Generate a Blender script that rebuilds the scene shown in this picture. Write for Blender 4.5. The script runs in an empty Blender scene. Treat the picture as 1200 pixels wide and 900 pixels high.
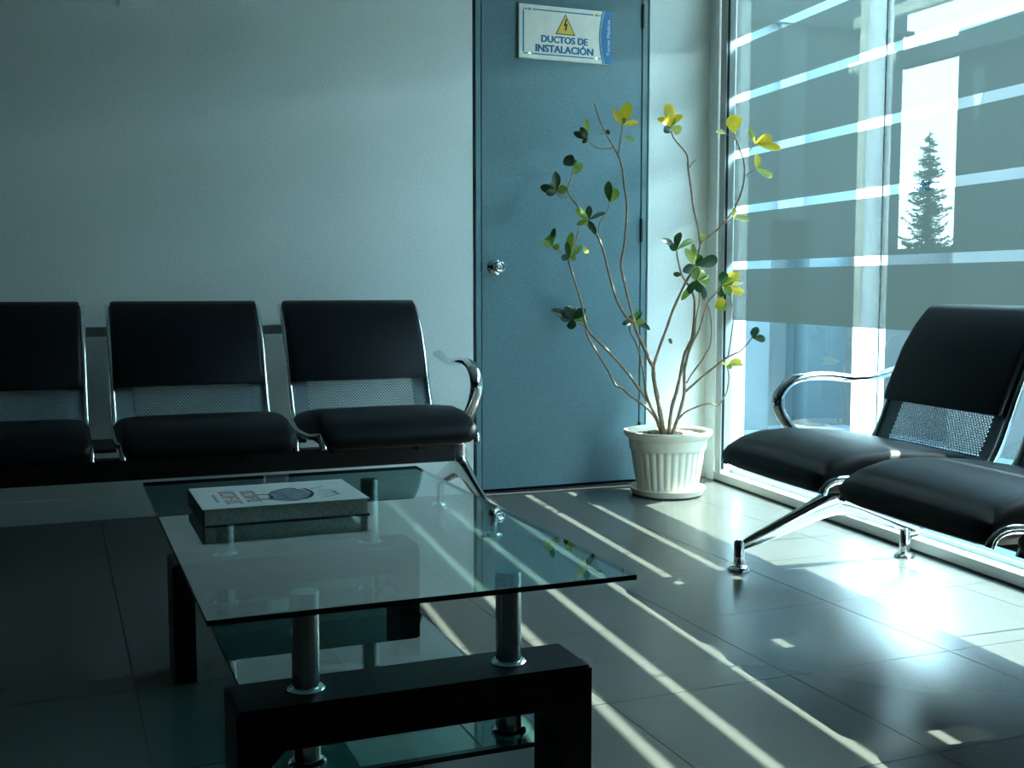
import bpy, bmesh, math, random
from mathutils import Vector, Matrix, Quaternion
C = bpy.context.scene.collection
R = math.radians
random.seed(7)

# ------------------------------------------------------------------ camera, sky, sun, exposure
cam_d = bpy.data.cameras.new('camera'); cam = bpy.data.objects.new('camera', cam_d); C.objects.link(cam)
cam.location = (0, 0, 0.86)
cam.rotation_euler = (R(90 - 4.942), 0, R(-22.024))
cam_d.sensor_width = 36; cam_d.lens = 39.9; cam_d.clip_start = 0.02; cam_d.clip_end = 400
bpy.context.scene.camera = cam

ANG = 0.0908644                                   # the glazed wall is about five degrees off square
PX, PY = 2.705, 4.292                             # where its inner face starts beside the back wall
TD = Vector((math.sin(ANG), math.cos(ANG), 0))    # along the glazed wall, away from the camera
ND = Vector((-math.cos(ANG), math.sin(ANG), 0))   # inward normal of the glazed wall
def W(u, v, z): return Vector((PX, PY, 0)) + ND * u + TD * v + Vector((0, 0, z))

SUN_ELEV = 51.2
world = bpy.data.worlds.new('sky'); bpy.context.scene.world = world; world.use_nodes = True
wn = world.node_tree; bg = wn.nodes['Background']
# hazy clear sky: pale at the horizon, bluer towards the zenith, the same all round
stc = wn.nodes.new('ShaderNodeTexCoord'); ssx = wn.nodes.new('ShaderNodeSeparateXYZ'); srp = wn.nodes.new('ShaderNodeValToRGB')
wn.links.new(stc.outputs['Generated'], ssx.inputs[0]); wn.links.new(ssx.outputs['Z'], srp.inputs['Fac']); wn.links.new(srp.outputs['Color'], bg.inputs['Color'])
srp.color_ramp.elements[0].position = 0.0; srp.color_ramp.elements[0].color = (0.78, 0.89, 1.0, 1)
srp.color_ramp.elements[1].position = 1.0; srp.color_ramp.elements[1].color = (0.34, 0.62, 1.0, 1)
e_ = srp.color_ramp.elements.new(0.28); e_.color = (0.66, 0.85, 1.0, 1)
bg.inputs['Strength'].default_value = 9.5
sun_d = bpy.data.lights.new('sun', 'SUN'); sun = bpy.data.objects.new('sun', sun_d); C.objects.link(sun)
sun_d.energy = 12.0; sun_d.angle = R(0.35); sun_d.color = (1.0, 0.95, 0.88)
sd = (ND * math.cos(R(3)) - TD * math.sin(R(3))) * math.cos(R(SUN_ELEV)) + Vector((0, 0, -math.sin(R(SUN_ELEV))))
sun.rotation_euler = sd.to_track_quat('-Z', 'Y').to_euler(); sun.location = (8, 3, 9)
vs = bpy.context.scene.view_settings
bpy.context.scene.display_settings.display_device = 'sRGB'
vs.view_transform = 'Standard'; vs.look = 'None'; vs.gamma = 1.0; vs.use_curve_mapping = False
vs.exposure = 1.85

# ------------------------------------------------------------------ materials
def node_mat(name):
    m = bpy.data.materials.new(name); m.use_nodes = True
    return m, m.node_tree, m.node_tree.nodes['Principled BSDF']
def pmat(name, col, rough=0.5, metal=0.0, spec=0.5, var=0.0, scale=40.0, bump=0.0, bscale=200.0, coat=0.0):
    m, t, p = node_mat(name)
    p.inputs['Base Color'].default_value = (*col, 1); p.inputs['Roughness'].default_value = rough
    p.inputs['Metallic'].default_value = metal; p.inputs['Specular IOR Level'].default_value = spec
    p.inputs['Coat Weight'].default_value = coat
    if var or bump:
        tc = t.nodes.new('ShaderNodeTexCoord')
    if var:
        n = t.nodes.new('ShaderNodeTexNoise'); n.inputs['Scale'].default_value = scale; n.inputs['Detail'].default_value = 6
        t.links.new(tc.outputs['Object'], n.inputs['Vector'])
        r = t.nodes.new('ShaderNodeValToRGB')
        r.color_ramp.elements[0].position = 0.3; r.color_ramp.elements[1].position = 0.7
        r.color_ramp.elements[0].color = (*[c * (1 - var) for c in col], 1)
        r.color_ramp.elements[1].color = (*[min(1, c * (1 + var)) for c in col], 1)
        t.links.new(n.outputs['Fac'], r.inputs['Fac']); t.links.new(r.outputs['Color'], p.inputs['Base Color'])
    if bump:
        n2 = t.nodes.new('ShaderNodeTexNoise'); n2.inputs['Scale'].default_value = bscale; n2.inputs['Detail'].default_value = 3
        t.links.new(tc.outputs['Object'], n2.inputs['Vector'])
        b = t.nodes.new('ShaderNodeBump'); b.inputs['Strength'].default_value = bump; b.inputs['Distance'].default_value = 0.002
        t.links.new(n2.outputs['Fac'], b.inputs['Height']); t.links.new(b.outputs['Normal'], p.inputs['Normal'])
    return m
def glass_mat(name, tint, ior=1.5, rough=0.0):
    m = bpy.data.materials.new(name); m.use_nodes = True; t = m.node_tree; t.nodes.clear()
    o = t.nodes.new('ShaderNodeOutputMaterial'); mx = t.nodes.new('ShaderNodeMixShader'); fr = t.nodes.new('ShaderNodeFresnel')
    tr = t.nodes.new('ShaderNodeBsdfTransparent'); gl = t.nodes.new('ShaderNodeBsdfGlossy')
    g = t.nodes.new('ShaderNodeNewGeometry')
    fr.inputs['IOR'].default_value = ior; tr.inputs['Color'].default_value = (*tint, 1); gl.inputs['Roughness'].default_value = rough
    # one reflection per pane, on the face the ray enters by, with the strength of both faces together
    mth = t.nodes.new('ShaderNodeMath'); mth.operation = 'SUBTRACT'; mth.inputs[0].default_value = 1.0
    t.links.new(g.outputs['Backfacing'], mth.inputs[1])
    mul = t.nodes.new('ShaderNodeMath'); mul.operation = 'MULTIPLY'
    t.links.new(fr.outputs['Fac'], mul.inputs[0]); t.links.new(mth.outputs[0], mul.inputs[1])
    mul2 = t.nodes.new('ShaderNodeMath'); mul2.operation = 'MULTIPLY'; mul2.inputs[1].default_value = 1.7; mul2.use_clamp = True
    t.links.new(mul.outputs[0], mul2.inputs[0])
    t.links.new(mul2.outputs[0], mx.inputs['Fac']); t.links.new(tr.outputs[0], mx.inputs[1]); t.links.new(gl.outputs[0], mx.inputs[2])
    t.links.new(mx.outputs[0], o.inputs['Surface'])
    return m
def film_mat(name, trans, diff):
    m = bpy.data.materials.new(name); m.use_nodes = True; t = m.node_tree; t.nodes.clear()
    o = t.nodes.new('ShaderNodeOutputMaterial'); a = t.nodes.new('ShaderNodeAddShader')
    tr = t.nodes.new('ShaderNodeBsdfTransparent'); tl = t.nodes.new('ShaderNodeBsdfTranslucent')
    tr.inputs['Color'].default_value = (*trans, 1); tl.inputs['Color'].default_value = (*diff, 1)
    t.links.new(tr.outputs[0], a.inputs[0]); t.links.new(tl.outputs[0], a.inputs[1]); t.links.new(a.outputs[0], o.inputs['Surface'])
    return m
def leaf_mat(name, col, trans):
    m, t, p = node_mat(name); p.inputs['Base Color'].default_value = (*col, 1); p.inputs['Roughness'].default_value = 0.35
    tl = t.nodes.new('ShaderNodeBsdfTranslucent'); tl.inputs['Color'].default_value = (*trans, 1)
    mx = t.nodes.new('ShaderNodeMixShader'); mx.inputs['Fac'].default_value = 0.45
    t.links.new(p.outputs[0], mx.inputs[1]); t.links.new(tl.outputs[0], mx.inputs[2])
    t.links.new(mx.outputs[0], t.nodes['Material Output'].inputs['Surface'])
    n = t.nodes.new('ShaderNodeTexNoise'); n.inputs['Scale'].default_value = 3.0
    tc = t.nodes.new('ShaderNodeTexCoord'); t.links.new(tc.outputs['Object'], n.inputs['Vector'])
    r = t.nodes.new('ShaderNodeValToRGB'); r.color_ramp.elements[0].color = (*[c * .7 for c in col], 1); r.color_ramp.elements[1].color = (*[min(1, c * 1.3) for c in col], 1)
    t.links.new(n.outputs['Fac'], r.inputs['Fac']); t.links.new(r.outputs['Color'], p.inputs['Base Color'])
    return m

M = {}
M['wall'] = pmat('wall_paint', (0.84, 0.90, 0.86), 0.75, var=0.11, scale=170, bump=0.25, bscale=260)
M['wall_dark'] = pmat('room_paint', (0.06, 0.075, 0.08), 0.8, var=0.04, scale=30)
M['ceiling'] = pmat('ceiling_paint', (0.50, 0.58, 0.58), 0.85, var=0.03, scale=30)
M['door'] = pmat('door_paint', (0.125, 0.235, 0.27), 0.5, var=0.16, scale=170, bump=0.2, bscale=300)
M['doorframe'] = pmat('door_frame_paint', (0.14, 0.26, 0.28), 0.45, var=0.04, scale=60)
M['seal'] = pmat('black_gap', (0.004, 0.005, 0.006), 0.8, var=0.1)
M['tile'] = pmat('floor_tile', (0.070, 0.071, 0.063), 0.27, spec=0.48, var=0.07, scale=3)
M['grout'] = pmat('grout', (0.03, 0.033, 0.03), 0.9, var=0.1)
M['alu'] = pmat('window_aluminium', (0.46, 0.49, 0.46), 0.4, var=0.03, scale=30)
M['glass'] = glass_mat('window_glass', (0.87, 0.985, 0.965))
M['film'] = film_mat('window_film', (0.050, 0.050, 0.049), (0.0135, 0.0185, 0.0178))
M['silicone'] = pmat('silicone_joint', (0.7, 0.76, 0.76), 0.5, var=0.03)
M['chrome'] = pmat('chrome', (0.78, 0.80, 0.80), 0.10, 1.0, var=0.03, scale=30)
M['steel'] = pmat('brushed_steel', (0.72, 0.75, 0.73), 0.22, 1.0, var=0.08, scale=60)
M['pu'] = pmat('black_upholstery', (0.0012, 0.0026, 0.0045), 0.45, spec=0.22, var=0.2, scale=120, bump=0.3, bscale=500)
M['perf'] = pmat('grey_metal_sheet', (0.21, 0.28, 0.31), 0.45, 0.1, var=0.04, scale=50)
M['blackmetal'] = pmat('black_metal', (0.010, 0.011, 0.012), 0.45, var=0.15)
M['blackwood'] = pmat('black_lacquered_wood', (0.004, 0.004, 0.005), 0.45, spec=0.2, var=0.3, scale=25)
M['tglass'] = glass_mat('table_glass', (0.74, 0.935, 0.93))
M['sglass'] = glass_mat('shelf_glass', (0.62, 0.92, 0.90))
M['tie'] = pmat('grey_tie_bar', (0.42, 0.48, 0.48), 0.4, var=0.04)
M['tedge'] = pmat('table_glass_edge', (0.004, 0.022, 0.022), 0.15, var=0.1)
M['pot'] = pmat('pot_plastic', (0.56, 0.52, 0.42), 0.5, var=0.05, scale=18)
M['soil'] = pmat('soil', (0.03, 0.022, 0.015), 0.95, var=0.4, scale=50, bump=0.6, bscale=80)
M['chips'] = pmat('bark_chips', (0.30, 0.22, 0.15), 0.85, var=0.35, scale=40)
M['stem'] = pmat('woody_stem', (0.29, 0.20, 0.13), 0.75, var=0.3, scale=60, bump=0.5, bscale=120)
M['leaf0'] = leaf_mat('young_yellow_leaf', (0.78, 0.56, 0.04), (0.88, 0.62, 0.03))
M['leaf1'] = leaf_mat('green_leaf', (0.16, 0.26, 0.05), (0.30, 0.42, 0.05))
M['leaf2'] = leaf_mat('dark_green_leaf', (0.025, 0.055, 0.03), (0.03, 0.09, 0.02))
M['leaf3'] = leaf_mat('yellow_green_leaf', (0.45, 0.47, 0.15), (0.55, 0.58, 0.10))
M['signwhite'] = pmat('sign_white', (0.97, 0.93, 0.82), 0.45, var=0.04, scale=30)
M['signblue'] = pmat('sign_blue', (0.01, 0.20, 0.46), 0.45, var=0.04, scale=30)
M['signtext'] = pmat('sign_lettering', (0.01, 0.17, 0.36), 0.5, var=0.03)
M['signline'] = pmat('sign_border', (0.03, 0.30, 0.52), 0.5, var=0.03)
M['yellow'] = pmat('sign_yellow', (0.92, 0.62, 0.09), 0.5, var=0.03)
M['ink'] = pmat('black_ink', (0.01, 0.012, 0.012), 0.6, var=0.1)
M['plate'] = pmat('switch_plate', (0.90, 0.95, 0.90), 0.4, var=0.03)
M['cover'] = pmat('book_cover', (0.84, 0.88, 0.84), 0.45, var=0.04, scale=30)
M['pages'] = pmat('book_pages', (0.60, 0.66, 0.58), 0.8, var=0.2, scale=200)
M['spine'] = pmat('book_spine', (0.02, 0.03, 0.035), 0.6, var=0.1)
M['redink'] = pmat('red_ink', (0.60, 0.24, 0.24), 0.6, var=0.05)
M['greyink'] = pmat('grey_ink', (0.26, 0.32, 0.38), 0.6, var=0.25, scale=60)
M['facade'] = pmat('facade_paint', (0.040, 0.064, 0.073), 0.85, var=0.08, scale=6)
M['facade_light'] = pmat('pilaster_paint', (0.07, 0.105, 0.115), 0.85, var=0.06, scale=6)
M['facade_dark'] = pmat('dark_opening', (0.03, 0.05, 0.055), 0.7, var=0.1, scale=6)
M['render'] = pmat('wall_render', (0.033, 0.040, 0.042), 0.9, var=0.10, scale=12, bump=0.4, bscale=60)
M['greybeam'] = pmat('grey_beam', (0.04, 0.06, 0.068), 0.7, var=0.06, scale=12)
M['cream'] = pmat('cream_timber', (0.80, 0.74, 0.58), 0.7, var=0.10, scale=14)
M['post'] = pmat('white_post', (0.85, 0.88, 0.88), 0.45, var=0.04, scale=8)
M['ground'] = pmat('courtyard_paving', (0.07, 0.10, 0.12), 0.9, var=0.15, scale=8)
M['bark'] = pmat('tree_bark', (0.04, 0.035, 0.03), 0.9, var=0.3)
M['needles'] = pmat('conifer_needles', (0.012, 0.035, 0.04), 0.8, var=0.3, scale=5)

# ------------------------------------------------------------------ helpers
def tag(o, label=None, cat=None, group=None, kind=None):
    if label: o['label'] = label
    if cat: o['category'] = cat
    if group: o['group'] = group
    if kind: o['kind'] = kind
    return o
def empty(name, loc=(0, 0, 0), rz=0.0, parent=None):
    o = bpy.data.objects.new(name, None); C.objects.link(o); o.location = loc; o.rotation_euler = (0, 0, rz); o.empty_display_size = 0.1
    if parent: o.parent = parent
    return o
def link(name, mesh, parent=None, loc=None):
    o = bpy.data.objects.new(name, mesh); C.objects.link(o)
    if parent: o.parent = parent
    if loc is not None: o.location = loc
    return o
def smooth_path(pts, k=4):
    pts = [Vector(p) for p in pts]
    if len(pts) < 3: return pts
    out = []
    for i in range(len(pts) - 1):
        p0 = pts[max(i - 1, 0)]; p1 = pts[i]; p2 = pts[i + 1]; p3 = pts[min(i + 2, len(pts) - 1)]
        for j in range(k):
            t = j / k
            out.append(0.5 * ((2 * p1) + (-p0 + p2) * t + (2 * p0 - 5 * p1 + 4 * p2 - p3) * t * t + (-p0 + 3 * p1 - 3 * p2 + p3) * t ** 3))
    out.append(pts[-1]); return out
class MB:
    def __init__(s): s.bm = bmesh.new()
    def _mat(s, before, mi):
        if mi:
            for f in list(s.bm.faces)[before:]: f.material_index = mi
    def hexa(s, pts, bevel=0.0, mi=0, seg=2):
        n0 = len(s.bm.faces); v = [s.bm.verts.new(p) for p in pts]
        fs = [s.bm.faces.new([v[i] for i in q]) for q in ((3, 2, 1, 0), (4, 5, 6, 7), (0, 1, 5, 4), (1, 2, 6, 5), (2, 3, 7, 6), (3, 0, 4, 7))]
        bmesh.ops.recalc_face_normals(s.bm, faces=fs)
        if bevel:
            es = set(e for f in fs for e in f.edges)
            bmesh.ops.bevel(s.bm, geom=list(es), offset=bevel, segments=seg, affect='EDGES', profile=0.5)
        s._mat(n0, mi); return s
    def box(s, x0, x1, y0, y1, z0, z1, bevel=0.0, mi=0, seg=2):
        return s.hexa([(x0, y0, z0), (x1, y0, z0), (x1, y1, z0), (x0, y1, z0), (x0, y0, z1), (x1, y0, z1), (x1, y1, z1), (x0, y1, z1)], bevel, mi, seg)
    def wbox(s, u0, u1, v0, v1, z0, z1, bevel=0.0, mi=0):
        return s.hexa([W(u0, v0, z0), W(u1, v0, z0), W(u1, v1, z0), W(u0, v1, z0), W(u0, v0, z1), W(u1, v0, z1), W(u1, v1, z1), W(u0, v1, z1)], bevel, mi)
    def tube(s, pts, rad, n=8, up=None, asp=1.0, caps=True):
        pts = [Vector(p) for p in pts]; rings = []; N = None
        if not hasattr(rad, '__len__'): rad = [rad] * len(pts)
        for i, p in enumerate(pts):
            t = (pts[min(i + 1, len(pts) - 1)] - pts[max(i - 1, 0)]).normalized()
            if up is not None: N = Vector(up); N = (N - t * N.dot(t)).normalized()
            elif N is None:
                N = Vector((0, 0, 1)) if abs(t.z) < 0.9 else Vector((1, 0, 0)); N = (N - t * N.dot(t)).normalized()
            else: N = (N - t * N.dot(t)).normalized()
            B = t.cross(N)
            rings.append([s.bm.verts.new(p + N * (rad[i] * math.cos(2 * math.pi * k / n)) + B * (rad[i] * asp * math.sin(2 * math.pi * k / n))) for k in range(n)])
        for a, b in zip(rings, rings[1:]):
            for k in range(n): s.bm.faces.new((a[k], a[(k + 1) % n], b[(k + 1) % n], b[k]))
        if caps:
            s.bm.faces.new(rings[0][::-1]); s.bm.faces.new(rings[-1])
        return s
    def loft(s, rings, caps=True, closed=True):
        rs = [[s.bm.verts.new(p) for p in r] for r in rings]; n = len(rs[0])
        for a, b in zip(rs, rs[1:]):
            for k in range(n if closed else n - 1): s.bm.faces.new((a[k], a[(k + 1) % n], b[(k + 1) % n], b[k]))
        if caps: s.bm.faces.new(rs[0][::-1]); s.bm.faces.new(rs[-1])
        return s
    def lathe(s, prof, c=(0, 0, 0), n=24, rmod=None, caps=True):
        c = Vector(c); rings = []
        for r, z in prof:
            rings.append([c + Vector(((r * (rmod(k / n, z) if rmod else 1)) * math.cos(2 * math.pi * k / n), (r * (rmod(k / n, z) if rmod else 1)) * math.sin(2 * math.pi * k / n), z)) for k in range(n)])
        return s.loft(rings, caps)
    def poly(s, pts, th, nrm, mi=0):
        """a flat plate: outline pts, thickness th along nrm"""
        n0 = len(s.bm.faces); nrm = Vector(nrm); a = [s.bm.verts.new(Vector(p)) for p in pts]; b = [s.bm.verts.new(Vector(p) + nrm * th) for p in pts]; n = len(a)
        s.bm.faces.new(a[::-1]); s.bm.faces.new(b)
        for k in range(n): s.bm.faces.new((a[k], a[(k + 1) % n], b[(k + 1) % n], b[k]))
        s._mat(n0, mi); return s
    def mesh(s, name, mats, smooth=False, fix=True, auto=None):
        if fix: bmesh.ops.recalc_face_normals(s.bm, faces=s.bm.faces)
        me = bpy.data.meshes.new(name); s.bm.to_mesh(me); s.bm.free()
        for m in (mats if isinstance(mats, (list, tuple)) else [mats]): me.materials.append(m)
        if smooth:
            me.polygons.foreach_set('use_smooth', [True] * len(me.polygons))
            if auto:
                me.set_sharp_from_angle(angle=R(auto))
        return me
    def build(s, name, mats, parent=None, smooth=False, auto=None, fix=True, loc=None):
        return link(name, s.mesh(name, mats, smooth, fix, auto), parent, loc)
def copy_tree(o, parent=None):
    c = o.copy(); C.objects.link(c); c.parent = parent
    for ch in list(o.children): copy_tree(ch, c)
    return c
def text_mesh(name, body, mat, parent, x0, x1, z0, z1, y, offset=0.0, vertical=False, bold=0.0):
    """lettering on a vertical face that looks towards -Y, fitted into the box x0..x1, z0..z1"""
    cu = bpy.data.curves.new(name, 'FONT'); cu.body = body; cu.offset = offset; cu.resolution_u = 3
    tmp = bpy.data.objects.new(name + '_tmp', cu); C.objects.link(tmp); bpy.context.view_layer.update()
    me = bpy.data.meshes.new_from_object(tmp.evaluated_get(bpy.context.evaluated_depsgraph_get())); bpy.data.objects.remove(tmp); bpy.data.curves.remove(cu)
    xs = [v.co.x for v in me.vertices]; ys = [v.co.y for v in me.vertices]
    ax, bx, ay, by = min(xs), max(xs), min(ys), max(ys)
    for v in me.vertices:
        a = (v.co.x - ax) / (bx - ax); b = (v.co.y - ay) / (by - ay)
        if vertical: v.co = (x1 + (x0 - x1) * b, y, z0 + (z1 - z0) * a)
        else: v.co = (x0 + (x1 - x0) * a, y, z0 + (z1 - z0) * b)
    if bold:                                       # heavier strokes: the same outline again, shifted a little to either side
        bm = bmesh.new(); bm.from_mesh(me); fs = bm.faces[:]
        for k, dx in ((1, -bold), (2, bold)):
            g = bmesh.ops.duplicate(bm, geom=fs); vv = [e for e in g['geom'] if isinstance(e, bmesh.types.BMVert)]
            bmesh.ops.translate(bm, verts=vv, vec=(dx, -.00005 * k, 0))
        bm.to_mesh(me); bm.free()
    me.materials.clear(); me.materials.append(mat); me.name = name
    return link(name, me, parent)

# ------------------------------------------------------------------ the room
WALL_Y, CEIL = 4.394, 2.6
XL, YF = -3.2, -2.6                                # left wall and front wall (behind the camera)
V_END = (YF - PY) / math.cos(ANG) - 0.1            # far end of the glazed wall, behind the camera
def struct(name, mb, mats, parent=None, **k):
    o = mb.build(name, mats, parent, **k)
    if parent is None: o['kind'] = 'structure'
    return o
fl = MB(); fl.hexa([(XL, YF, -.1), (PX + TD.x * V_END + .15, YF, -.1), (PX + .16, WALL_Y + .1, -.1), (XL, WALL_Y + .1, -.1),
                    (XL, YF, -.004), (PX + TD.x * V_END + .15, YF, -.004), (PX + .16, WALL_Y + .1, -.004), (XL, WALL_Y + .1, -.004)])
floor = struct('floor', fl, M['grout'])
# ceramic tiles, 45 cm, one object each, sharing one mesh; those at the walls are cut
T = 0.45; tb = MB(); tb.box(-T / 2 + .0011, T / 2 - .0011, -T / 2 + .0011, T / 2 - .0011, -.008, 0)
tile_me = tb.mesh('tile', M['tile'])
def cut_tile(cx, cy, planes):
    bm = bmesh.new(); bm.from_mesh(tile_me)
    for co, no in planes:
        r = bmesh.ops.bisect_plane(bm, geom=bm.verts[:] + bm.edges[:] + bm.faces[:], plane_co=Vector(co) - Vector((cx, cy, 0)), plane_no=no, clear_outer=True)
        ed = [e for e in r['geom_cut'] if isinstance(e, bmesh.types.BMEdge)]
        if ed: bmesh.ops.holes_fill(bm, edges=ed)
    me = bpy.data.meshes.new('tile'); bm.to_mesh(me); bm.free(); me.materials.append(M['tile']); return me if len(me.polygons) else None
for i in range(-8, 4):
    for j in range(-11, 6):
        cx, cy = 1.49 + T * (i + .5), 2.04 + T * (j + .5)
        pl = []
        u_max = (Vector((cx + T / 2, cy - T / 2, 0)) - Vector((PX, PY, 0))).dot(ND)
        u_min = (Vector((cx - T / 2, cy + T / 2, 0)) - Vector((PX, PY, 0))).dot(ND)
        if u_min < -.01: continue
        if u_max < .012: pl.append((W(0.002, 0, 0), -ND))
        if cy + T / 2 > WALL_Y:
            if cy - T / 2 > WALL_Y - .01: continue
            pl.append(((0, WALL_Y - .002, 0), (0, 1, 0)))
        if cy - T / 2 < YF:
            if cy + T / 2 < YF + .01: continue
            pl.append(((0, YF + .002, 0), (0, -1, 0)))
        if cx - T / 2 < XL: pl.append(((XL + .002, 0, 0), (-1, 0, 0)))
        me = cut_tile(cx, cy, pl) if pl else tile_me
        if me: link('tile', me, floor, (cx, cy, 0))

DX0, DX1, DTOP = 1.605, 2.416, 2.16                # opening for the duct door
wb = MB()
wb.box(XL - .12, DX0, WALL_Y, WALL_Y + .14, -.1, CEIL); wb.box(DX1, 2.722, WALL_Y, WALL_Y + .14, -.1, CEIL); wb.box(DX0, DX1, WALL_Y, WALL_Y + .14, DTOP, CEIL)
struct('wall_back', wb, M['wall'])
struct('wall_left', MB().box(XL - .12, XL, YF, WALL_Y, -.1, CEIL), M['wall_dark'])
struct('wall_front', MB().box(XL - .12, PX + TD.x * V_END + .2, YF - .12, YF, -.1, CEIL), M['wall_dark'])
struct('ceiling', MB().hexa([(XL - .12, YF - .12, CEIL), (PX + TD.x * V_END + .2, YF - .12, CEIL), (PX + .17, WALL_Y + .14, CEIL), (XL - .12, WALL_Y + .14, CEIL),
                             (XL - .12, YF - .12, CEIL + .12), (PX + TD.x * V_END + .2, YF - .12, CEIL + .12), (PX + .17, WALL_Y + .14, CEIL + .12), (XL - .12, WALL_Y + .14, CEIL + .12)]), M['ceiling'])
WTOP, V_GL = 2.26, -2.95                           # the glazing stops just beyond the frame; unseen solid wall added beyond, to darken the room's left
wr = MB()
wr.wbox(-.15, 0.0, .012, .125, -.1, CEIL); wr.wbox(-.15, 0.0, V_GL, .012, WTOP, CEIL); wr.wbox(-.15, 0, V_GL, .012, -.1, -.009); wr.wbox(-.15, 0, V_END, V_GL, -.1, CEIL)
struct('wall_right', wr, M['wall'])
bb = struct('baseboard_back', MB().box(XL, DX0 - .004, WALL_Y - .006, WALL_Y, 0, .087, bevel=.002), M['wall'])
struct('baseboard_corner', MB().box(DX1 + .004, 2.716, WALL_Y - .006, WALL_Y, 0, .087, bevel=.002), M['wall'])

# ------------------------------------------------------------------ glazed wall: aluminium frame, panes, banded film
win = tag(empty('window_1', W(0, 0, 0)), kind='structure')
def wpart(name, mb, mat, **k):
    o = mb.build(name, mat, None, **k); o.parent = win; o.matrix_parent_inverse = Matrix.Translation(-win.location); return o
wpart('sill_rail', MB().wbox(-.06, 0, V_GL, .010, 0, .040, bevel=.003), M['alu'])
wpart('glazing_bead', MB().wbox(-.062, -.054, V_GL, .0, .040, .056, bevel=.002), M['alu'])
wpart('sill_gasket', MB().wbox(0.0, .004, V_GL, .0, -.001, .006), M['seal'])
wpart('top_rail', MB().wbox(-.06, -.002, V_GL, .010, WTOP - .05, WTOP), M['alu'])
wpart('jamb', MB().wbox(-.07, 0, -.056, -.004, .04, WTOP - .05, bevel=.002), M['alu'])
wpart('jamb_gasket', MB().wbox(-.016, -.005, -.0575, -.055, .056, WTOP - .05), M['seal'])
v0, PW, k = -.056, 1.072, 0
GAPC, GAPW = [0.9472 + .2362 * q for q in range(6)], .033
while v0 > V_GL:
    v1 = max(v0 - PW, V_GL)
    pane = wpart('glass_pane', MB().wbox(-.053, -.047, v1 + .002, v0 - .002, .040, WTOP - .03), M['glass'])
    edges = [0.712] + [z for c_ in GAPC for z in (c_ - GAPW / 2, c_ + GAPW / 2)] + [WTOP - .05]
    for a, b in zip(edges[0::2], edges[1::2]):
        f = MB(); q = [f.bm.verts.new(W(-.0462, v_, z_)) for v_, z_ in ((v0 - .002, a), (v1 + .002, a), (v1 + .002, b), (v0 - .002, b))]; f.bm.faces.new(q)
        fo = f.build('film_band', M['film'], None, fix=False); fo.parent = pane
    if v1 > V_GL: wpart('silicone_joint', MB().wbox(-.054, -.046, v1 - .004, v1 + .004, .056, WTOP - .05), M['silicone'])
    v0 = v1

# ------------------------------------------------------------------ duct door
door = tag(empty('door_1', (2.0, WALL_Y, 0)), kind='structure')
def dpart(name, mb, mat, parent=None, **k):
    o = mb.build(name, mat, None, **k); o.parent = parent or door; o.matrix_parent_inverse = Matrix.Identity(4) if parent else Matrix.Translation(-door.location); return o
leaf = dpart('door_leaf', MB().box(1.6425, 2.3755, WALL_Y - .004, WALL_Y + .036, .010, 2.11, bevel=.002), M['door'])
fr = MB(); fr.box(1.616, 1.6385, WALL_Y - .006, WALL_Y + .08, 0, 2.14, bevel=.002); fr.box(2.3795, 2.403, WALL_Y - .006, WALL_Y + .08, 0, 2.14, bevel=.002); fr.box(1.6385, 2.3795, WALL_Y - .006, WALL_Y + .08, 2.115, 2.14, bevel=.002)
dpart('door_frame', fr, M['doorframe'])
dpart('dark_backing', MB().box(DX0, DX1, WALL_Y + .085, WALL_Y + .12, -.10, DTOP), M['seal'])  # black sheet added behind the door: keeps shadow gaps dark, blocks outside light
dpart('threshold', MB().box(DX0, DX1, WALL_Y - .002, WALL_Y + .13, -.10, -.001), M['seal'])
for hz in (1.10, 2.005, .215):
    h = dpart('hinge', MB().tube([(2.3775, WALL_Y - .010, hz - .05), (2.3775, WALL_Y - .010, hz + .05)], .006, 10), M['blackmetal'], smooth=True, auto=40)
dpart('strike_plate', MB().box(1.637, 1.644, WALL_Y - .0065, WALL_Y - .002, .917, .957), M['blackmetal'])
# round lockset: rose, neck, knob with keyhole
kx, kz = 1.700, .937
def ylathe(prof, n=28):
    mb = MB(); mb.lathe([(r, -y) for r, y in prof], (0, 0, 0), n)
    bmesh.ops.transform(mb.bm, matrix=Matrix.Translation((kx, WALL_Y - .004, kz)) @ Matrix.Rotation(R(90), 4, 'X') @ Matrix.Scale(-1, 4, (0, 0, 1)), verts=mb.bm.verts); return mb
knob = dpart('door_knob', ylathe([(.034, .0), (.034, .003), (.030, .008), (.020, .012), (.012, .014), (.011, .030), (.017, .034), (.0235, .042), (.0245, .052), (.0225, .060), (.0185, .063), (.0175, .060), (.012, .059), (.0115, .0625), (.004, .063), (.0005, .063)]), M['chrome'], smooth=True, auto=35)
dpart('keyhole', MB().box(kx - .001, kx + .001, WALL_Y - .0685, WALL_Y - .066, kz - .004, kz + .004), M['ink'])

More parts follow.
